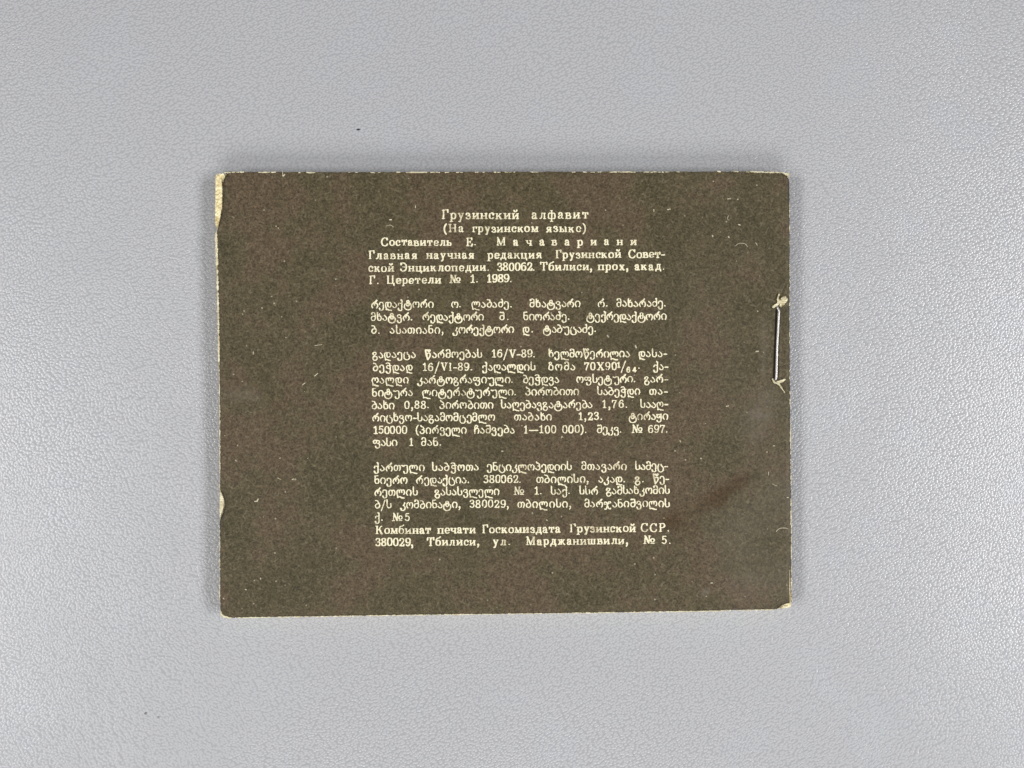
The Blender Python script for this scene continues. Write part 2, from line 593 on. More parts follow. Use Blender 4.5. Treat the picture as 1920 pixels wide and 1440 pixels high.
NP = 18
INSET = -1.0
z_lo, z_hi = 0.00032, ZT - 0.00030
for k in range(NP):
    ztop = z_hi - (z_hi - z_lo) * k / NP
    if k == 0:
        def ztopf(x, y):
            # the first page bulges where the cover is torn away
            return z_hi + 0 * np.asarray(y, float)
        out = rough_edge(PAGE, 0.35, 2.0, 21)
        pg, _, _ = cdt_sheet('page', out, 60.0, ztopf, 0.00012, M_PAGE, book, extra=[(402, 326, 426, 440, 3.0)])
        pg['label'] = 'top page, bare where the cover is torn at the left edge'
    else:
        if k in (1, 2, 3):
            out = rough_edge(PAGE, 0.35, 3.0, 21 + k, INSET * (0.6 + 0.1 * k))
            pg, _, _ = cdt_sheet('page', out, 200.0, flat(0.001), 0.00012, M_PAGE, book)
            protos = locals().get('protos', []) + [pg.data]
        else:
            pg = bpy.data.objects.new('page', protos[k % 3])
            COL.objects.link(pg)
            pg.parent = book
        pg.location = (random.uniform(-1, 1) * 6e-5, random.uniform(-1, 0.6) * 6e-5, ztop - 0.001)

fc_out = rough_edge([(409, 328), (1475, 328), (1479, 1136), (415, 1151)], 0.4, 3.0, 77)
fc, _, _ = cdt_sheet('front_cover', fc_out, 200.0, flat(0.00028), 0.00024, M_COVER, book)
a2 = fc.data.color_attributes.new('wear_shade', 'FLOAT_COLOR', 'POINT')
a2.data.foreach_set('color', np.tile(np.array([0, 0, 0, 1], np.float32), len(fc.data.vertices)))

# folded spine that closes the right side
sp_v, sp_f = [], []
ys = np.linspace(333, 1132, 120)
ns = 9
for i, y in enumerate(ys):
    xe = float(np.interp(y, [333, 560, 700, 850, 950, 1050, 1132], [1479.6, 1481.4, 1482.2, 1483.2, 1484.4, 1485.4, 1485]))
    zc = float(cover_z(np.array([xe]), np.array([y]))[0]) - 6e-5
    for k in range(ns):
        t = k / (ns - 1)
        z = 0.00006 + (zc - 0.00006) * (1 - t)
        bul = math.sin(math.pi * t) * 1.2
        sp_v.append(W(xe - 0.6 + bul * .6 + 0.15 * math.sin(y * 1.7), y, z))
for i in range(len(ys) - 1):
    for k in range(ns - 1):
        a = i * ns + k
        sp_f.append((a, a + 1, a + ns + 1, a + ns))
spine = mesh_obj('spine', sp_v, sp_f, M_COVER, book, True)
a3 = spine.data.color_attributes.new('wear_shade', 'FLOAT_COLOR', 'POINT')
a3.data.foreach_set('color', np.tile(np.array([0, 0, 0, 1], np.float32), len(spine.data.vertices)))

# ------------------------------------------------------------------ lettering: pen-stroke alphabet
# '~' smooth stroke, '-' straight stroke, 'I' stem with both serifs, 'T' stem with top serif, 'B' bottom serif,
# 'J' bare stem; '*f' widens the stroke.  Baseline 0, x-height 10, capitals 15.
G = {
 'ა': (8.4, '~.8,2.4 2.8,.4 5.4,.3 7.5,2.4 7.3,4.8 5.4,7.4 3.2,9.5;~.8,2.6 1.4,1.6*1.2'),
 'ბ': (9.6, '~1,14.2 3.2,14.2 5.4,13 6.2,10.6 8.4,7.6 8.8,4 7,.9 4.6,.1 1.8,1.2 .9,4 2.2,7 5,8.4 7.6,8;-1,14.3 2.8,14*1.2'),
 'გ': (9.8, '~.9,6.6 1.2,9.2 3.8,10.4 6.6,9.2 6.2,6.4 3.4,4.2 1.2,1.4 1,-1.8 3.2,-4.6 6.4,-4.4 8.6,-1.8 8.2,1.2 5.6,2.6 3,1.6;~1,6.8 1.4,8*1.3'),
 'დ': (12.4, '~4.2,9.9 1.6,8.6 .9,5.4 1.4,2 2.4,-.8 2.2,-3.4;~4.2,9.9 5.3,7.5 5.1,3.8 6.4,1.6 9,1.2 11,3.6 11.2,7.2 9.2,9.9 6.8,9.9 5.3,7.6;~2.2,-3.7 5,-3.2 8,-4.4 11.6,-4.8*1.35'),
 'ე': (9.4, '~.9,6.4 1.4,9 4,10.4 7,9.2 8,6 8,0 7.4,-3.2 4.4,-4.7 1.6,-3.6 1,-1;~1.1,-1.2 1.8,-3*1.3'),
 'ვ': (9.4, '~1,6.8 1.6,9.2 4.2,10.4 7,9 6.8,6.2 4.8,4.8 3.2,4.8;~4.6,4.8 7.6,3.6 8.2,0 7.2,-3.4 4.2,-4.7 1.6,-3.4 1,-1;~1.1,-1.4 1.8,-3*1.3'),
 'ზ': (9.4, '~3.6,10.4 1.4,12.2 2.4,14.4 4.8,14.2 5.6,12.2 4,10.4 1.8,8 .9,4.4 2,1 4.8,.1 7.6,1.2 8.6,4.6 7.4,8.2 4.4,10.2'),
 'თ': (13, '~4,10.2 1.6,8.6 .8,5.2 1.6,1.6 4,.2 6.4,1.6 7.2,5.2 6.4,8.6 4,10.2;~6.8,8 8.8,10.2 11.2,9 12.2,6 11.8,2.6 10.6,.3'),
 'ი': (10, '~2.4,.4 1,3 1,7 3,10 5.4,10.4 8,9 9.2,6 8.8,2.6 7.8,.3'),
 'კ': (10, '~8.2,9.6 7.4,7 5.9,4.7 8.2,3.4 8.8,.4 7.8,-3.2 4.8,-4.8 1.8,-3.8 1,-1;~1.2,-1.2 2.2,-3.4*1.5'),
 'ლ': (16.2, '~4,10 1.6,8.6 .9,5.6 1.4,2 2.4,-.8 2.2,-3.4;~4,10 5.4,9 5.7,5.4;~5.6,7.6 7.2,10.2 9.2,9.6 9.9,5.6;~9.8,7.8 11.6,10.2 14,9.4 15.2,6.2 14.8,3.4 13.6,2;~2.2,-3.7 6,-2.9 10,-4.4 14.4,-5*1.35'),
 'მ': (9.4, '~1.2,12.2 1.8,14.2 4.2,15 7,14 8,11 8.2,5 7.4,1.4 4.6,.1 1.8,1.2 .9,4.2 2,7.4 4.6,8.4 8,7;~1.2,12.2 2.4,12.6*1.3'),
 'ნ': (9.4, '~1.4,14 1.2,8 1.2,4 2.6,.8 5,.1 7.6,1.4 8.3,4.6 7.2,7.8 4.6,8.6 1.6,7.2;-1.4,14.2 6.6,14.5*1.1'),
 'ო': (13, '~2.6,.4 1,3 1,7.4 3.2,10.2 5.6,9.4 6.3,5.6;~6.2,8 8.4,10.2 10.8,9.4 12,6.2 11.6,2.6 10.4,.3'),
 'პ': (9.4, '~2,14.8 3,13.6 6,12 7.4,9.6 6.4,7.8 4.4,7.4;~5,7.5 7.6,6.6 8.4,3.8 7,.9 4.4,.1 1.6,1 .9,3;-1.8,15 3.4,13.2*1.2'),
 'ჟ': (10.4, '-.8,9 9,9.8*1.2;~8.2,9.6 8.6,2 8,-3 5,-4.7 2,-3.6 1.4,-2;~1.4,7.4 1,4.6 3,3 5.2,4.4 5.4,6.4 8.2,6.8'),
 'რ': (13, '~10,13.8 8,11.6 4.4,9.8 1.8,7 1,3.6 2.4,.5;~3,8.6 5,8.4 6.2,5;~5.8,7 8.4,9.2 11,7.8 12,4.6 11.4,1.8 10.2,.3;~8.2,11.8 10.2,14.2*1.35'),
 'ს': (9.4, '~1,15 1.2,9 1.2,4 2.6,.8 5,.1 7.6,1.2 8.4,4.4 7.8,8;-1,15 1.2,9*1.1'),
 'ტ': (15, '~5,7.6 2.2,5.8 .9,1.4 2.4,-3 7.4,-5.2 12.4,-3 13.9,1.4 12.6,5.8 9.8,7.6;~7.4,12.6 5.4,11.2 5.6,8.8 7.4,7.8 9.4,8.8 9.4,11.2 7.4,12.6;~6.4,7.8 5.2,5.6 5.6,3.2 7.4,2.2 9.4,3.2 9.8,5.6 8.4,7.8;-4.6,7.8 10.4,7.8*.8'),
 'უ': (12, '-.6,9.8 3.6,8.6*1.3;~3.4,8.6 6.6,10.2 9.6,9.6 10.6,7 10.8,0 10,-3.4 7,-4.8 4.4,-3.8 3.6,-1.4;~3.8,-1.5 4.6,-3.4*1.3'),
 'ფ': (14, '~6.8,8 5,10 2.4,9.8 1,7.6 1.8,5 4.2,4.4 6.4,5.6 6.8,8;~6.8,8 8.6,10.2 11.2,9.2 12.2,6.6 11,4.4 8.4,4;~9,4.2 12,2.6 12.6,-.6 11.2,-3.8 8.2,-4.8 5.4,-3.6 4.6,-1.4;~4.8,-1.4 5.6,-3*1.3'),
 'ქ': (9.6, '~8,14.2 7.9,4 7.9,-1.6 6.8,-4.4 4,-5 1.6,-3.8 1.2,-1.4;~1.3,-1.6 2.2,-3.6*1.4;~1.4,5.4 2,8 4.6,8.6 7.8,7.4;~6.4,14.8 8.2,13*1.3'),
 'ღ': (13, '~4,10 1.6,8.6 .9,5.4 1.4,2 2.4,-.8 2.2,-3.4;~4,10 6,8.8 6.5,5.4;~6.4,8 8.4,10.2 11,9.2 12,6 11.2,3.2 9.6,2;~2.2,-3.7 5,-3 8.4,-4.4 12.4,-5*1.35'),
 'შ': (9.8, '~1,13.2 2.4,14.6 4,13.2 5.8,14.6 7.6,13.4 8.3,10 8.4,4.6 7.2,1.2 4.6,.1 1.8,1.2 .9,4.2 2,7.4 4.6,8.4 8.2,7'),
 'ჩ': (10, '~1.6,.2 1.6,8 1.8,12.6 4,14.8 6.6,13.6 6.2,11 4.2,10.6;~1.8,6.6 4,9 7.4,8.8 9,6 8.8,2.6 7.8,.2'),
 'ც': (12, '~2.6,9.8 1.2,7 .9,2 2,-2.4 5.4,-4.4 9.2,-3.6 11,-.4 10.9,3.4 9,6 7.4,6.6 6.8,9.6;~10.9,3 11,-1*1.1'),
 'ძ': (9.4, '~7.6,15 8,10 8.2,4.6 7.2,1.2 4.6,.1 1.8,1.2 .9,4.6 2,8 4.6,9 8,7.2;~6,14.6 7.8,13*1.2'),
 'წ': (11.4, '-1.2,14.6 2.2,6.8 5.2,-3.2*1.25;~5.2,-3.2 8.6,1.6 10,5.6 8.6,8.6 5.6,8.8 2.6,6.6;~2,13.6 4.4,15 6,12.6 8,15 10.2,14;~6,12.8 7,11.4 9,12'),
 'ჭ': (11.2, '~1.2,13.6 4,14.6 7,13.6 8.2,10;~8,10.8 8.6,6 8.8,0 8,-3.4 5.2,-4.8 2.4,-3.8 1.4,-1.6;~8.2,8.6 4.8,10 2.2,7.8 3,5 6,4 8.6,5.4;-5.2,9.6 10.8,9.6;~1.5,-1.8 2.6,-3.4*1.3'),
 'ხ': (9.4, '~1.4,14.6 1.4,8 1.4,4 2.6,.9 5,.1 7.6,1.4 8.3,4.6 7.2,8 4.6,9 1.6,7.4;~1.4,11.8 3.2,10.8 5.2,12.4;-1.4,14.6 1.4,8*1.1'),
 'ჯ': (14, '~1,7.2 2.4,9.4 5,8.4 6.4,4 5.6,-1 4,-4.2 1.8,-3.6;~1.2,5 5,5.6 10,6.6*.9;~6.6,4 8.6,8.8 11.6,9.6 12.6,8;~6.8,2 9.4,-2.4 12,-3.6 13,-2'),
 'а': (9, '~1.4,7.6 2.4,9.6 5,9.6 6.3,7.4 6.3,2.4 7,.5 8.5,.8;~6.3,5.8 3,5 1.3,3 1.8,.8 3.8,.4 6.2,2.4;~1.5,7.4 1.9,8.2*1.3'),
 'б': (10, '~8.6,15.4 6.8,14 3.6,13 1.8,10.4 1.2,5.4 2.2,1.4 5,.2 7.8,1.4 8.8,4.6 7.8,8 5.2,9.2 2.4,8 1.6,6'),
 'в': (9.5, 'I2,0,9.7;~2,9.3 6,9.2 7.2,7.4 6,5.4 2,5.2;~5,5.2 8,4.4 8.4,2.6 7.2,.5 2,.4'),
 'г': (8, 'I2.2,0,9.7;-2.2,9.3 7.4,9.3;-7.4,9.4 7.5,7.2'),
 'д': (11, '-1.2,-2.2 1.4,.4;-1.2,.4 9.8,.4;-9.6,.4 9.8,-2.2;~3,.6 4,4 4.6,9.4*.8;-3.6,9.4 9.4,9.4;J8,0,9.4'),
 'е': (9, '~1.6,5 8,5.2 7.6,8 5.2,9.6 2.4,8.6 1.3,5 2.2,1.4 5,.4 8,1.8'),
 'ж': (14.4, 'I7,0,9.7;~1.4,9 2.6,8.8 4.2,6 7,5;~12.6,9 11.4,8.8 9.8,6 7,5;~7,5 4.2,4 2.6,.9 1,.5;~7,5 9.8,4 11.6,.9 13.2,.5'),
 'з': (8.5, '~1.3,8 2.4,9.5 5,9.5 6.5,7.6 5.6,5.6 3.4,5.2;~4,5.2 6.8,4.6 7.5,2.6 6,.6 3.4,.4 1.3,1.8;~1.4,7.6 1.8,8.4*1.2'),
 'и': (11, 'I2,0,9.7;I8.8,0,9.7;-2.4,1.8 8.4,7.8*.9'),
 'й': (11, 'I2,0,9.7;I8.8,0,9.7;-2.4,1.8 8.4,7.8*.9;~3.2,14 4,12.4 5.4,12 6.8,12.4 7.6,14*1.1'),
 'к': (10.6, 'I2,0,9.7;~2.4,5 5,5.2 7,8.6 8.6,8.8;~4.6,5.2 6.4,4 8,.8 9.8,.5*1.15'),
 'л': (10.8, '~.9,1.2 1.8,.5 3,1.6 3.9,5 4.2,9.4*.85;-3,9.4 9.6,9.4;B8.4,0,9.4'),
 'м': (12.8, 'I2,0,9.7*.65;-2.2,9.2 6.2,1.2*1.1;-6.2,1.2 10.2,9.2*.7;I10.6,0,9.7'),
 'н': (11, 'I2,0,9.7;I8.8,0,9.7;-2,5 8.8,5'),
 'о': (10, '~5,9.7 2,8.3 1.1,5 2,1.7 5,.4 8,1.7 8.9,5 8,8.3 5,9.7'),
 'п': (11, 'I2,0,9.7;I8.8,0,9.7;-2,9.3 8.8,9.3'),
 'р': (10.4, 'I2.4,-4.4,9.7;~2.4,7.8 5,9.6 8,8.6 9,5 8,1.6 5.4,.4 2.6,1.8'),
 'с': (8.6, '~7.4,7.4 6.2,9.4 4,9.6 1.8,8 1.2,5 2,1.6 4.8,.4 7.6,2;~7.2,7.2 7.3,8*1.3'),
 'т': (10, 'B5,0,9.4;-1.2,9.3 8.8,9.3;-1.2,9.4 1.1,7.2;-8.8,9.4 8.9,7.2'),
 'у': (10, '-2,9.2 5.2,1.6*1.1;-8.2,9.2 4.6,-1.4*.75;~4.8,-1 3.6,-3.8 1.8,-3.6;-.8,9.4 3.6,9.4;-6.6,9.4 9.6,9.4'),
 'ф': (13, 'I6.4,-4.4,14.4;~6.4,8.8 3.6,9.7 1.4,7.8 1.2,3 2.8,.5 6.4,1.2;~6.4,8.8 9.2,9.7 11.4,7.8 11.6,3 10,.5 6.4,1.2'),
 'х': (10, '-2.2,9 7.8,.8*1.2;-7.8,9 2.2,.8*.7;-.8,9.3 3.8,9.3;-6.2,9.3 9.2,9.3;-.8,.5 3.6,.5;-6,.5 9.4,.5'),
 'ц': (11.5, 'T2,.4,9.7;T8.6,.4,9.7;-1,.5 10.4,.5;-10.4,.5 10.4,-2.4'),
 'ч': (10.4, 'T2,4.8,9.7;~2,6 3,4.4 5.4,4 8.4,5;I8.4,0,9.7'),
 'ш': (14.6, 'T2,.4,9.7;T7.2,.4,9.7;T12.4,.4,9.7;-1,.5 13.4,.5'),
 'ы': (13.4, 'I2,0,9.7;~2,5.4 6,5.2 7.4,3 6,.6 2,.4;I11.2,0,9.7'),
 'ь': (9.5, 'I2,0,9.7;~2,5.4 6,5.3 7.8,3 6.4,.6 2,.4'),
 'я': (10, 'I8,0,9.7;~8,9.3 4,9.3 2.2,7.2 3.6,5 8,4.8;~5.6,4.8 4,3 2.4,.7 .8,.6*1.1'),
 'Г': (11, 'I3,0,15;-3,14.7 9.8,14.7;-9.8,14.7 10,11.4'),
 'Н': (15, 'I3,0,15;I12,0,15;-3,7.6 12,7.6'),
 'С': (13.5, '~11.6,11.6 10,14.2 7,15 3.2,13 1.4,7.6 3,2.2 7,.4 10.4,1.2 12,3.6;-11.8,14.8 11.8,11.6*.7'),
 'Е': (12.5, 'I3,0,15;-3,14.7 10.4,14.7;-10.4,14.7 10.6,12;-3,7.7 7.8,7.7;-7.8,9.2 7.8,6.2*.7;-3,.5 10.8,.5;-10.8,.5 11.2,3.4'),
 'М': (18, 'I3,0,15*.65;-3,14.4 8.8,1.2*1.1;-8.8,1.2 14.4,14.4*.7;I14.8,0,15'),
 'Э': (13, '~1.8,11.8 3.2,14.2 6,15 10,13 11.8,7.6 10,2.2 6,.4 3,1 1.4,3.4;-4.8,7.8 11.6,7.8;-1.6,14.6 1.6,11.6*.7'),
 'Т': (13, 'B6.5,0,14.8;-1,14.7 12,14.7;-1,14.7 .9,11.4;-12,14.7 12.1,11.4'),
 'Ц': (15, 'T3,.4,15;T11.4,.4,15;-1.6,.5 13.6,.5;-13.6,.5 13.6,-3'),
 'К': (14, 'I3,0,15;~3.4,7.6 7,8.4 9.4,13.4 11.8,14.2*.9;~6.6,8.2 8.6,6.6 11,1 13.2,.5*1.2'),
 'Р': (12, 'I3,0,15;~3,14.7 8,14.6 10.4,11.4 8.4,7.8 3,7.2'),
 '№': (20.5, '-3,1 3.8,14*.8;-3.8,14 9.8,1.4*1.25;-9.8,1.4 11,14*.8;-1,.5 5,.5;-9.4,14.4 13,14.4*.8;-2.4,14.4 4.4,14.4*.8;~16,9.4 13.6,8 13.2,5.8 14.4,3.6 16.4,3.2 18.4,4.4 19,6.6 18,8.8 16,9.4;-13.4,.8 18.8,.8'),
 'X': (14, '-3,13.6 11,.8*1.25;-11,13.6 3,.8*.8;-.9,14 5,14;-9,14 13,14;-.9,.5 5,.5;-8.6,.5 13.2,.5'),
 'V': (13.5, '-3,13.6 7,.8*1.25;-11,13.6 7,.8*.8;-.8,14 5.4,14;-8.8,14 12.8,14'),
 'I': (7, 'I3.5,0,14.3*1.05'),
 '0': (10.4, '~5.2,14 2.4,12.4 1.4,7.2 2.4,1.9 5.2,.4 8,1.9 9,7.2 8,12.4 5.2,14'),
 '1': (8.6, '~1.4,11.4 3.2,12.6 4.5,14;J4.5,0,13.8;-1.4,.5 7.4,.5*1.1'),
 '2': (10, '~1.6,10.6 2.4,13.2 5,14 7.8,12.8 8.2,10 5.6,5.6 1.8,1;-1.6,.9 8.6,.9*1.3;-8.6,.8 8.9,3;~1.6,10.6 2.2,12*1.2'),
 '3': (10, '~1.6,11.4 2.8,13.4 5.2,14 7.8,12.4 7.2,9 4,7.6;~4,7.6 7.6,6.8 8.6,3.8 7,1 4.2,.4 1.4,2;~1.5,2.2 2.4,1.8*1.2'),
 '4': (10, 'J7,0,14;-6.6,13.6 1.2,4.4*.8;-1.2,4.2 9.2,4.2'),
 '5': (10, '-2.8,13.4 8.2,13.4*1.3;-2.8,13.6 2.4,7.6*.8;~2.4,7.8 5,8.8 7.8,7.4 8.6,4.2 7.2,1.2 4.4,.4 1.4,1.8;~1.5,2 2.4,1.6*1.2'),
 '6': (10.2, '~8,12.4 6.6,14 4,13.2 1.9,10 1.4,5.4 2.4,1.4 5.2,.4 8,1.4 8.9,4.6 7.8,7.8 5.2,8.8 2.6,7.6 1.5,5'),
 '7': (9.8, '-1.4,13.4 8.6,13.4*1.3;~8.6,13.2 6,8 4.4,3 4.2,.4*1.1;-1.4,13.6 1.2,10.8'),
 '8': (10.2, '~5.2,14 2.4,12.8 2.1,10.4 3.4,8.4 7,6.6 8.7,4 8,1.4 5.2,.4 2.2,1.4 1.5,4 3.2,6.6 7,8.4 8.1,10.8 7.6,13 5.2,14'),
 '9': (10.2, '~2.4,1.8 3.8,.4 6.4,1.1 8.5,4.3 9,8.9 8,12.9 5.2,14 2.4,12.9 1.5,9.7 2.6,6.5 5.2,5.5 7.8,6.7 8.9,9.3'),
 '.': (4, '-1.8,1.1 2.1,1.1*1.65'),
 ',': (4.4, '-2.2,1.4 2.4,1.2*1.6;~2.8,1 2.6,-1.4 1.6,-3.2*1.0'),
 '-': (7, '-1,4.8 6,4.8*1.5'),
 '—': (18, '-1,5 17,5*1.3'),
 '/': (10, '-1.4,-4.5 8.4,16*.85'),
 '(': (6.4, '~5.4,15.4 3,12 1.8,6.5 3,.5 5.4,-3'),
 ')': (6.4, '~1,15.4 3.4,12 4.6,6.5 3.4,.5 1,-3'),
}


def glyph_strokes(ch, thick, thin):
    """-> list of (polyline, radii) in glyph units"""
    out = []
    for tok in G[ch][1].split(';'):
        fac = 1.0
        if '*' in tok:
            tok, s = tok.split('*')
            fac = float(s)
        k = tok[0]
        if k in 'ITBJ':
            x, y0, y1 = map(float, tok[1:].split(','))
            r = thick * .5 * fac
            out.append(([(x, y0 + r * .8), (x, y1 - r * .8)], [r, r]))
            # square ends
            out.append(([(x - r * .55, y0 + .35), (x + r * .55, y0 + .35)], [.5, .5]))
            out.append(([(x - r * .55, y1 - .35), (x + r * .55, y1 - .35)], [.5, .5]))
            sr = thin * .44
            if k in 'IB':
                out.append(([(x - 2.15, y0 + sr), (x + 2.15, y0 + sr)], [sr, sr]))
            if k in 'IT':
                out.append(([(x - 2.15, y1 - sr), (x + 1.6, y1 - sr)], [sr, sr]))
            continue
        pts = [tuple(map(float, p.split(','))) for p in tok[1:].split()]
        line = smooth_line(pts, 4) if k == '~' else [np.array(p) for p in pts]
        rad = []
        m = len(line)
        for i in range(m):
            d = line[min(i + 1, m - 1)] - line[max(i - 1, 0)]
            v = abs(d[1]) / (np.hypot(*d) + 1e-6)
            rad.append((thin + (thick - thin) * v) * .5 * fac)
        out.append((line, rad))
    return out


# line: kind ('c' Cyrillic, 'g' Georgian), size, baseline at left and right, words (text, x start, x end)
LINES = [
 ('c', 1.16, 411.5, 409.5, [('Грузинский', 828, 973), ('алфавит', 997, 1103)]),
 ('c', 1.03, 435.4, 434.6, [('(На', 831, 869), ('грузинском', 885.5, 1009), ('языке)', 1024, 1099)]),
 ('c', 1.02, 461, 459.6, [('Составитель', 714, 847), ('Е.', 874, 892.5), ('Мачавариани', 930, 1193.5)]),
 ('c', 1.03, 486, 483, [('Главная', 691, 781.5), ('научная', 799.5, 888.6), ('редакция', 914, 1015), ('Грузинской', 1041, 1164.5), ('Совет-', 1178, 1247)]),
 ('c', 1.03, 509.4, 505.6, [('ской', 691, 738.6), ('Энциклопедии.', 750, 917.5), ('380062.', 931.6, 1003), ('Тбилиси,', 1013, 1110.6), ('прох,', 1121.6, 1178), ('акад.', 1190, 1246.6)]),
 ('c', 1.03, 532.8, 525, [('Г.', 692, 710.5), ('Церетели', 724.5, 827), ('№', 842, 863.6), ('1.', 882, 896.4), ('1989.', 913, 959.7)]),
 ('g', 1.0, 577, 574.6, [('რედაქტორი', 696.4, 813), ('ო.', 846.4, 864.4), ('ლაბაძე.', 884, 960.5), ('მხატვარი', 993.4, 1088), ('რ.', 1120.8, 1139.5), ('მახარაძე.', 1156, 1249)]),
 ('g', 1.0, 601, 599, [('მხატვრ.', 695.6, 773.8), ('რედაქტორი', 792.5, 907.3), ('შ.', 937, 954), ('ნიორაძე.', 981, 1067.7), ('ტექრედაქტორი', 1099.7, 1249.7)]),
 ('g', 1.0, 625.4, 622, [('ბ.', 696.4, 712.8), ('ასათიანი,', 731.6, 831.6), ('კორექტორი', 848.8, 963.6), ('დ.', 980, 999.7), ('ტაბუცაძე.', 1018.4, 1117.7)]),
 ('g', 1.0, 671, 669, [('გადაეცა', 698, 779.2), ('წარმოებას', 797, 904), ('16/V-89.', 922, 1003.6), ('ხელმოწერილია', 1028.6, 1181), ('დასა-', 1197.3, 1251)]),
 ('g', 1.0, 695.3, 693, [('ბეჭდად', 699.5, 773.8), ('16/VI-89.', 792.5, 885.5), ('ქაღალდის', 904, 1004.4), ('ზომა', 1028.6, 1078.6), ('70X90', 1095, 1157), ('^1', 1157.5, 1163.5), ('/', 1163.5, 1174.5), ('_64', 1174.5, 1193), ('•', 1196, 1200), ('ქა-', 1224.7, 1252.8)]),
 ('g', 1.0, 719, 716.4, [('ღალდი', 697, 766), ('კარტოგრაფიული.', 782.3, 962), ('ბეჭდვა', 981, 1048), ('ოფსეტური.', 1081, 1192), ('გარ-', 1208.3, 1252.8)]),
 ('g', 1.0, 742.6, 739.6, [('ნიტურა', 698, 773.8), ('ლიტერატურული.', 791.7, 968.3), ('პირობითი', 985.6, 1085.6), ('საბეჭდი', 1120, 1200.5), ('თა-', 1217.7, 1252)]),
 ('g', 1.0, 766.6, 763.8, [('ბახი', 697, 739.4), ('0,88.', 758, 805), ('პირობითი', 824.5, 925.3), ('საღებავგატარება', 939.4, 1110.6), ('1,76.', 1129.4, 1176.3), ('სააღ-', 1200.5, 1252.8)]),
 ('g', 1.0, 789.6, 786.6, [('რიცხვო-საგამომცემლო', 698, 927.7), ('თაბახი', 964.4, 1034.8), ('1,23.', 1084.8, 1129.4), ('ტირაჟი', 1178.6, 1252.8)]),
 ('g', 1.0, 813.3, 811, [('150000', 700.3, 763.6), ('(პირველი', 779.2, 874.5), ('ჩაშვება', 888.6, 964.4), ('1—100', 981.7, 1043.4), ('000).', 1053.6, 1100.5), ('შეკვ.', 1119.2, 1165.3), ('№', 1184, 1205), ('697.', 1214.5, 1252)]),
 ('g', 1.0, 836, 833, [('ფასი', 699.5, 744.8), ('1', 767.5, 774.5), ('მან.', 790, 827.7)]),
 ('g', 1.0, 883, 880, [('ქართული', 701, 795.6), ('საბჭოთა', 810.5, 897.2), ('ენციკლოპედიის', 912.8, 1072.3), ('მთავარი', 1090.3, 1174.7), ('სამეც-', 1191, 1252.8)]),
 ('g', 1.0, 906.6, 903.8, [('ნიერო', 702, 763.6), ('რედაქცია.', 780.8, 880), ('380062.', 905.8, 977), ('თბილისი,', 1006, 1103.6), ('აკად.', 1122.3, 1172.3), ('გ.', 1190.3, 1207.5), ('წე-', 1224, 1255)]),
 ('g', 1.0, 929.4, 925.2, [('რეთლის', 702, 783), ('გასასვლელი', 815, 936.3), ('№', 962.8, 983.3), ('1.', 1002, 1016), ('საქ.', 1032.5, 1069.2), ('სსრ', 1086.4, 1120.8), ('გამსახკომის', 1136.4, 1256)]),
 ('g', 1.0, 952.8, 950, [('ბ/ს', 702.7, 734), ('კომბინატი,', 750.3, 863.6), ('380029,', 880, 954), ('თბილისი,', 970.6, 1071.6), ('მარჯანიშვილის', 1095.8, 1256)]),
 ('g', 1.0, 976.4, 974, [('ქ.', 702.7, 718.3), ('№5', 734.7, 768.3)]),
 ('c', 1.04, 1001.4, 996.8, [('Комбинат', 704, 808), ('печати', 820.6, 891.7), ('Госкомиздата', 904, 1050.5), ('Грузинской', 1068.4, 1191.9), ('ССР.', 1201, 1255)]),
 ('c', 1.03, 1024.2, 1019.4, [('380029,', 703.4, 775), ('Тбилиси,', 801, 898.8), ('ул.', 923.8, 956.6), ('Марджанишвили,', 985.6, 1177.8), ('№', 1206, 1228.6), ('5.', 1240, 1257.5)]),
]

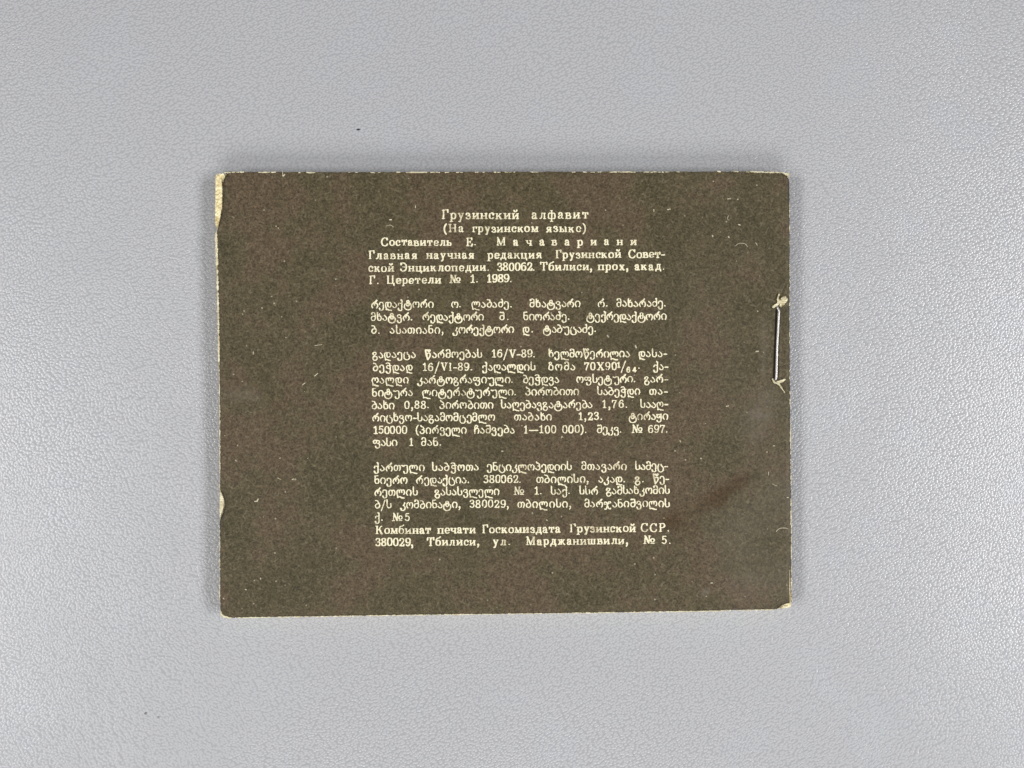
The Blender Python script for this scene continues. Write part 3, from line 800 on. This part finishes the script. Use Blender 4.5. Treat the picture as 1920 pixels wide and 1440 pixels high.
RES = 3.0
for li, (kind, size, bl, br, words) in enumerate(LINES):
    x0 = min(w[1] for w in words) - 4
    x1 = max(w[2] for w in words) + 4
    F = Field(x0, min(bl, br) - 21, x1, max(bl, br) + 9, RES)
    rr = np.random.RandomState(100 + li)
    thick, thin = (2.8, 1.45) if kind == 'c' else (2.35, 1.5)
    for (txt, xs, xe) in words:
        dy0 = 0.0
        sz = size
        th, tn = thick, thin
        if txt[0] == '^':
            txt, sz, dy0, tn = txt[1:], .68, 4.8, 2.0
        elif txt[0] == '_':
            txt, sz, dy0, tn = txt[1:], .68, -4.6, 2.3
        elif txt[0] == '•':
            txt, dy0 = '.', 2.0
        adv = [G[c][0] * sz for c in txt]
        nat = sum(adv)
        width = xe - xs
        if len(txt) > 1:
            gap = (width - nat) / (len(txt) - 1)
            squeeze = 1.0
            if gap < -0.6:
                squeeze = width / (nat - 0.6 * (len(txt) - 1))
                gap = -0.6
        else:
            gap, squeeze = 0, min(1.15, max(.7, width / nat))
        x = xs
        for c, a in zip(txt, adv):
            by = bl + (br - bl) * (x - 690) / 560.0
            jy = rr.randn() * 0.28 - dy0
            jx = rr.randn() * 0.2
            wj = 1.0 + rr.randn() * 0.06
            if c in 'ა':
                wj *= 0.90
            if c in 'ტჭწ':
                wj *= 1.06
            for line, rad in glyph_strokes(c, th, tn):
                P = [(x + jx + p[0] * sz * squeeze, by + jy - p[1] * sz) for p in line]
                R = [q * wj for q in rad]
                for i in range(len(P) - 1):
                    F.cap(P[i][0], P[i][1], R[i], P[i + 1][0], P[i + 1][1], R[i + 1])
            x += a * squeeze + gap
    # uneven reversed-out printing: ragged rims, places where the dark ink has crept in
    h, w = F.f.shape
    F.f += noise2(h, w, 3.0, 500 + li) * 0.36 + noise2(h, w, 7.5, 900 + li) * 0.22
    drop = noise2(h, w, 16.0, 1300 + li)
    F.f -= np.clip(drop - 0.68, 0, 1) * 2.4
    o = fieldmesh('text_line', F, lambda x, y: cover_z(x, y) + 1.6e-5, M_PRINT, book)
    o['label'] = 'line reading ' + ' '.join(w[0].strip('^_•') for w in words if w[0] != '•')[:70]

# ------------------------------------------------------------------ flecks rubbed through the ink
F = Field(404, 318, 1490, 1162, 1.6)
KNOWN = [(731, 412, 734, 412, 1.2), (779, 386, 779, 390, .8), (1135, 394, 1136, 394, 1.1), (1226, 393, 1226, 397, .9),
         (1252, 393, 1257, 392, 1.1), (1139, 629, 1141, 632, 1.5), (1191.5, 648.5, 1193, 652, 1.5), (941, 846, 943, 846, 1.3),
         (1054, 818, 1053, 821, .9), (1025, 975, 1026, 976, 1.2), (482, 940, 484, 936, 1.5), (478, 940, 481, 940, 1.0),
         (442, 863, 443, 864, 1.2), (531, 330, 534, 327, 1.1), (530, 322, 530, 330, .6), (521.5, 427, 522, 429, 1.0),
         (1336, 442, 1336.5, 443.5, 1.4), (1366, 444, 1367, 445, 1.4), (1337, 340, 1338, 340, 1.1), (1364, 373, 1370, 372.5, .8),
         (1383, 374, 1384, 373, .9), (1385, 421, 1388, 422, 1.0), (1418, 659, 1422, 658.5, 1.3), (1333, 1093, 1336, 1093, 1.1),
         (509, 556, 510, 556, 1.2), (491, 577, 492, 578, .9), (475, 660, 475, 664, .9), (454, 715, 454, 716, .9),
         (528, 594, 529, 594, .8), (460, 1105, 462, 1106, .9), (419, 1122, 420, 1123, 1.0), (488, 1084, 489, 1086, .9),
         (1450, 836, 1453, 836, .8), (1476, 933, 1479, 933, .9), (1441, 885, 1441, 891, .6), (1275, 826, 1276, 829, 1.0),
         (1314, 859, 1315, 860, 1.1), (1362, 762, 1366, 761, 1.0), (567, 722, 572, 718, .7), (445, 835, 446, 836, .8),
         (1420, 583, 1421, 584, .8), (548, 899, 551, 898, .9), (520, 896, 527, 899, .5), (1230, 705, 1231, 706, .8),
         (590, 648, 604, 646, .45), (590, 705, 596, 700, .7)]
for (ax, ay, bx, by, r) in KNOWN:
    F.cap(ax, ay, r * .95, bx, by, r * .8)
# curled fibres
for pts in ([(1379, 461), (1384, 457), (1391, 456), (1398, 458), (1402, 463)], [(1417, 455), (1420, 460)],
            [(1455, 997), (1461, 991), (1470, 990), (1477, 991)], [(1448, 907), (1453, 910), (1457, 911)],
            [(724, 424), (732, 422), (738, 426)], [(1366, 404), (1364, 410), (1367, 413)]):
    L = smooth_line(pts, 5)
    for i in range(len(L) - 1):
        F.cap(L[i][0], L[i][1], .42, L[i + 1][0], L[i + 1][1], .42)
for i in range(150):
    x, y = rng.uniform(412, 1478), rng.uniform(326, 1150)
    if 686 < x < 1262 and 385 < y < 1032 and rng.rand() < .7:
        continue
    a = rng.uniform(0, math.pi)
    l = rng.exponential(1.2)
    r = rng.uniform(.25, .48)
    F.cap(x, y, r, x + l * math.cos(a), y + l * math.sin(a), r)
M_FLECK = paper_material('rubbed_card_fibre', (0.28, 0.24, 0.15), (0.66, 0.59, 0.42), 300)
fl = fieldmesh('paper_fleck', F, lambda x, y: cover_z(x, y) + 1.3e-5, M_FLECK, book)
fl['kind'] = 'stuff'

# worn white rims along the four edges
F = Field(398, 314, 1494, 1166, 2.0)
r2 = np.random.RandomState(5)


def rim(pts, r_lo, r_hi, keep, seg=7.0):
    P = [np.array(p, float) for p in pts]
    for a, b in zip(P[:-1], P[1:]):
        L = np.hypot(*(b - a))
        k = max(1, int(L / seg))
        for i in range(k):
            if r2.rand() > keep:
                continue
            p = a + (b - a) * (i / k)
            q = a + (b - a) * ((i + r2.uniform(.5, 1.1)) / k)
            ra, rb = r2.uniform(r_lo, r_hi, 2)
            p = p + r2.randn(2) * .25
            q = q + r2.randn(2) * .25
            F.cap(p[0], p[1], ra, q[0], q[1], rb)


rim([(420, 323.5), (458, 322.6)], .6, .95, .95)
rim([(478, 323), (525, 323.4)], .6, 1.0, .9)
rim([(560, 323.3), (590, 323.6)], .5, 1.2, .75)
rim([(590, 323.3), (1290, 322.4)], .35, .9, .42)
rim([(762, 323.2), (800, 323)], .8, 1.1, 1)
rim([(810, 323), (825, 323)], .7, .9, 1)
rim([(1143, 322.4), (1184, 322.4)], .8, 1.0, 1)
rim([(1346, 321.5), (1353, 322)], .9, 1.3, 1)
rim([(1376, 321.8), (1385, 322)], .7, .9, 1)
rim([(1410, 321.8), (1425, 322.8), (1460, 323.2)], .8, 1.3, 1)
rim([(1400, 322), (1470, 324)], .4, .8, .8)
rim([(1481.6, 380), (1481.8, 560), (1482.6, 700)], .3, .75, .5)
rim([(1482.4, 706), (1484, 860), (1485.4, 1000), (1485.6, 1128)], .35, .9, .7)
rim([(1483.3, 810), (1483.6, 830)], .9, 1.4, 1)
rim([(1484.6, 960), (1485, 985)], .7, 1.2, .9)
rim([(412.2, 1140), (412.2, 990)], .3, .8, .6)
rim([(411.9, 915), (412, 760), (411, 690)], .4, 1.0, .7)
rim([(410.6, 680), (408.6, 560), (407.2, 500)], .8, 2.1, .92, 4)
rim([(406.6, 495), (405, 438)], 1.4, 2.9, .9, 4)
rim([(414, 1150), (419, 1156), (430, 1158.8)], .9, 1.5, 1)
rim([(430, 1158.8), (680, 1154.9), (1100, 1149.5), (1300, 1146.2), (1455, 1143.2)], .35, 1.15, .85)


def edge_z(x, y):
    return cover_z(x, y) + 2.2e-5


F.f += noise2(*F.f.shape, 3.0, 42) * .45
we = fieldmesh('worn_edge', F, edge_z, M_TORN, book, depth=0.00010)
we['label'] = 'frayed pale card fibres along the edges of the cover'

# bare corner at the upper right and lower right: torn flap of paper
def torn(caps, zoff, amp, seed, lbl, d=0.00008, sc_=6.0, fat=0.0, mat=None):
    xs = [c[0] for c in caps] + [c[3] for c in caps]
    ys_ = [c[1] for c in caps] + [c[4] for c in caps]
    F = Field(min(xs) - 6, min(ys_) - 6, max(xs) + 6, max(ys_) + 6, 3.0)
    for c in caps:
        F.cap(c[0], c[1], c[2] + fat, c[3], c[4], c[5] + fat)
    F.f += noise2(*F.f.shape, 3.5, seed) * .45
    nz = noise2(420, 200, sc_, seed + 5)
    xa, ya = min(xs) - 6, min(ys_) - 6

    def zf(x, y):
        i = np.clip(((x - xa) * 3).astype(int), 0, 199)
        j = np.clip(((y - ya) * 3).astype(int), 0, 419)
        return cover_z(x, y) + zoff + nz[j, i] * amp
    o = fieldmesh('torn_paper', F, zf, mat or M_TORN, book, depth=d, smooth=True)
    o['label'] = lbl
    return o


torn([(1460, 552, .8, 1458, 560, 1.6), (1458, 560, 1.6, 1461, 567, 2.2), (1450, 575, 2.0, 1458, 570, 2.0),
      (1464, 566, 2.4, 1464, 574, 1.6), (1460, 566, 2.6, 1470, 564, 3.0), (1466, 560, 1.4, 1470, 562, 2.2), (1472, 557, 1.2, 1474.5, 562, 1.7), (1474.5, 562, 1.7, 1467, 571, 2.0),
      (1466, 558.5, .8, 1472, 557, 1.2)], 0.00022, 0.00016, 60,
     'ragged cream paper tuft at the upper end of the staple', fat=0.45)
torn([(1448.5, 711, 1.4, 1452, 717, 1.8), (1452, 717, 1.6, 1459, 719.5, 1.6), (1459, 719, 1.6, 1464, 726, 1.2),
      (1464, 726, 1.0, 1471, 736, .4), (1471, 711, 1.5, 1466, 715, 2.0), (1466, 715, 1.8, 1459, 717, 1.5),
      (1458, 716.5, 1.8, 1467, 714, 2.4)], 0.00020, 0.00014, 71,
     'ragged cream paper tuft at the lower end of the staple', fat=0.2)
torn([(1461, 1141.6, .9, 1468, 1139, 1.6), (1468, 1139, 1.6, 1476, 1137.4, 1.9), (1476, 1137, 1.4, 1483.6, 1134, 1.4),
      (1483.8, 1131, 1.0, 1484.2, 1138, 1.0)], -0.00016, 0.00006, 83,
     'frayed cream paper at the lower right corner')
torn([(1470, 325.2, 1.0, 1477, 326, 2.0), (1477, 326, 2.4, 1480, 331, 1.3), (1480.6, 324, 1.1, 1481, 331, .9)],
     -0.00012, 0.00005, 91, 'bare cream paper at the upper right corner')
torn([(404.5, 331, 1.6, 412, 327.5, 3.2), (409, 331, 5.0, 410, 350, 6.0), (409.5, 350, 6.0, 409.5, 388, 6.6),
      (409, 388, 6.0, 407.6, 408, 5.0), (407.4, 408, 4.6, 406.4, 420, 3.2), (417, 327, 2.2, 420, 330, 1.6)],
     -0.00013, 0.00012, 97, 'torn cream strip at the upper left edge where the cover has come away', d=.00004, sc_=9.0, mat=M_PAGE)
torn([(405.5, 436, 1.4, 406, 447, 3.0), (406, 447, 2.6, 405.6, 460, 2.0), (405.6, 462, 1.4, 406.5, 475, 1.5)],
     -0.00004, 0.00008, 99, 'cream paper burr below the torn upper left strip')
torn([(413, 926, 2.0, 415.5, 940, 4.6), (415.5, 940, 4.4, 413.6, 958, 3.0), (413.4, 958, 2.2, 412.4, 972, 1.0)],
     -0.00018, 0.00006, 101, 'cream chip in the lower left edge')

# ------------------------------------------------------------------ the staple
def tube(path, radius, name, mat, parent, sides=12):
    P = smooth_line(path, 6)
    P = [Vector(p) for p in P]
    v, f = [], []
    for i, p in enumerate(P):
        t = (P[min(i + 1, len(P) - 1)] - P[max(i - 1, 0)]).normalized()
        u = t.cross(Vector((0.02, 0.1, 1))).normalized() if abs(t.z) < .95 else Vector((1, 0, 0))
        w = t.cross(u).normalized()
        for k in range(sides):
            a = 2 * math.pi * k / sides
            v.append(p + (u * math.cos(a) + w * math.sin(a)) * radius)
    n = len(P)
    for i in range(n - 1):
        for k in range(sides):
            a, b = i * sides + k, i * sides + (k + 1) % sides
            f.append((a, b, b + sides, a + sides))
    f.append(tuple(range(sides)))
    f.append(tuple(reversed(range((n - 1) * sides, n * sides))))
    return mesh_obj(name, v, f, mat, parent, True)


zs = ZT + 0.00005
stp = tube([W(1457.6, 571, ZT - .0012), W(1457.6, 573, ZT - .0003), W(1458, 577, zs - .00004), W(1460, 583, zs + .00006),
            W(1459.6, 592, zs + .00008), W(1458.6, 615, zs + .00005), W(1457.2, 640, zs + .00003), W(1456.4, 665, zs + .00003),
            W(1455.8, 685, zs + .00006), W(1455.2, 703, zs + .00008), W(1455.0, 709, zs), W(1455, 712, ZT - .0003),
            W(1455, 713, ZT - .0012)], 0.00019, 'staple', M_WIRE, book)
stp['label'] = 'bright wire staple near the right edge'

# ------------------------------------------------------------------ specks of dirt lying on the leather
def speck(px, py, sx, sy, hgt, rot, color, label):
    m, nt, b = mat_new('dirt')
    b.inputs['Base Color'].default_value = (*color, 1)
    b.inputs['Roughness'].default_value = .8
    v, f = [], []
    nu, nv = 12, 6
    r = np.random.RandomState(int(px))
    cx, cy, _ = W(px, py, 0, 0.0)
    for j in range(nv + 1):
        ph = math.pi / 2 * j / nv
        for i in range(nu):
            th = 2 * math.pi * i / nu
            k = 1 + .18 * r.randn()
            x, y = sx * math.cos(th) * math.cos(ph) * k, sy * math.sin(th) * math.cos(ph) * k
            v.append((x * math.cos(rot) - y * math.sin(rot), x * math.sin(rot) + y * math.cos(rot), hgt * math.sin(ph)))
    for j in range(nv):
        for i in range(nu):
            a, c = j * nu + i, j * nu + (i + 1) % nu
            f.append((a, c, c + nu, a + nu))
    o = mesh_obj('dust_speck', v, f, m, None, True)
    o.location = (cx, cy, 0.00001)
    o['label'] = label
    o['category'] = 'speck'
    o['group'] = 'specks on the leather'
    return o


speck(672, 243, .00036, .00014, .00012, .05, (.02, .025, .03), 'tiny black speck on the grey leather above the booklet')
speck(273, 1338, .00028, .0002, .0001, .5, (.24, .24, .25), 'faint grey speck on the leather below left of the booklet')
speck(297, 1345, .0002, .00018, .0001, 0, (.3, .3, .31), 'fainter grey speck just right of the other one below left')
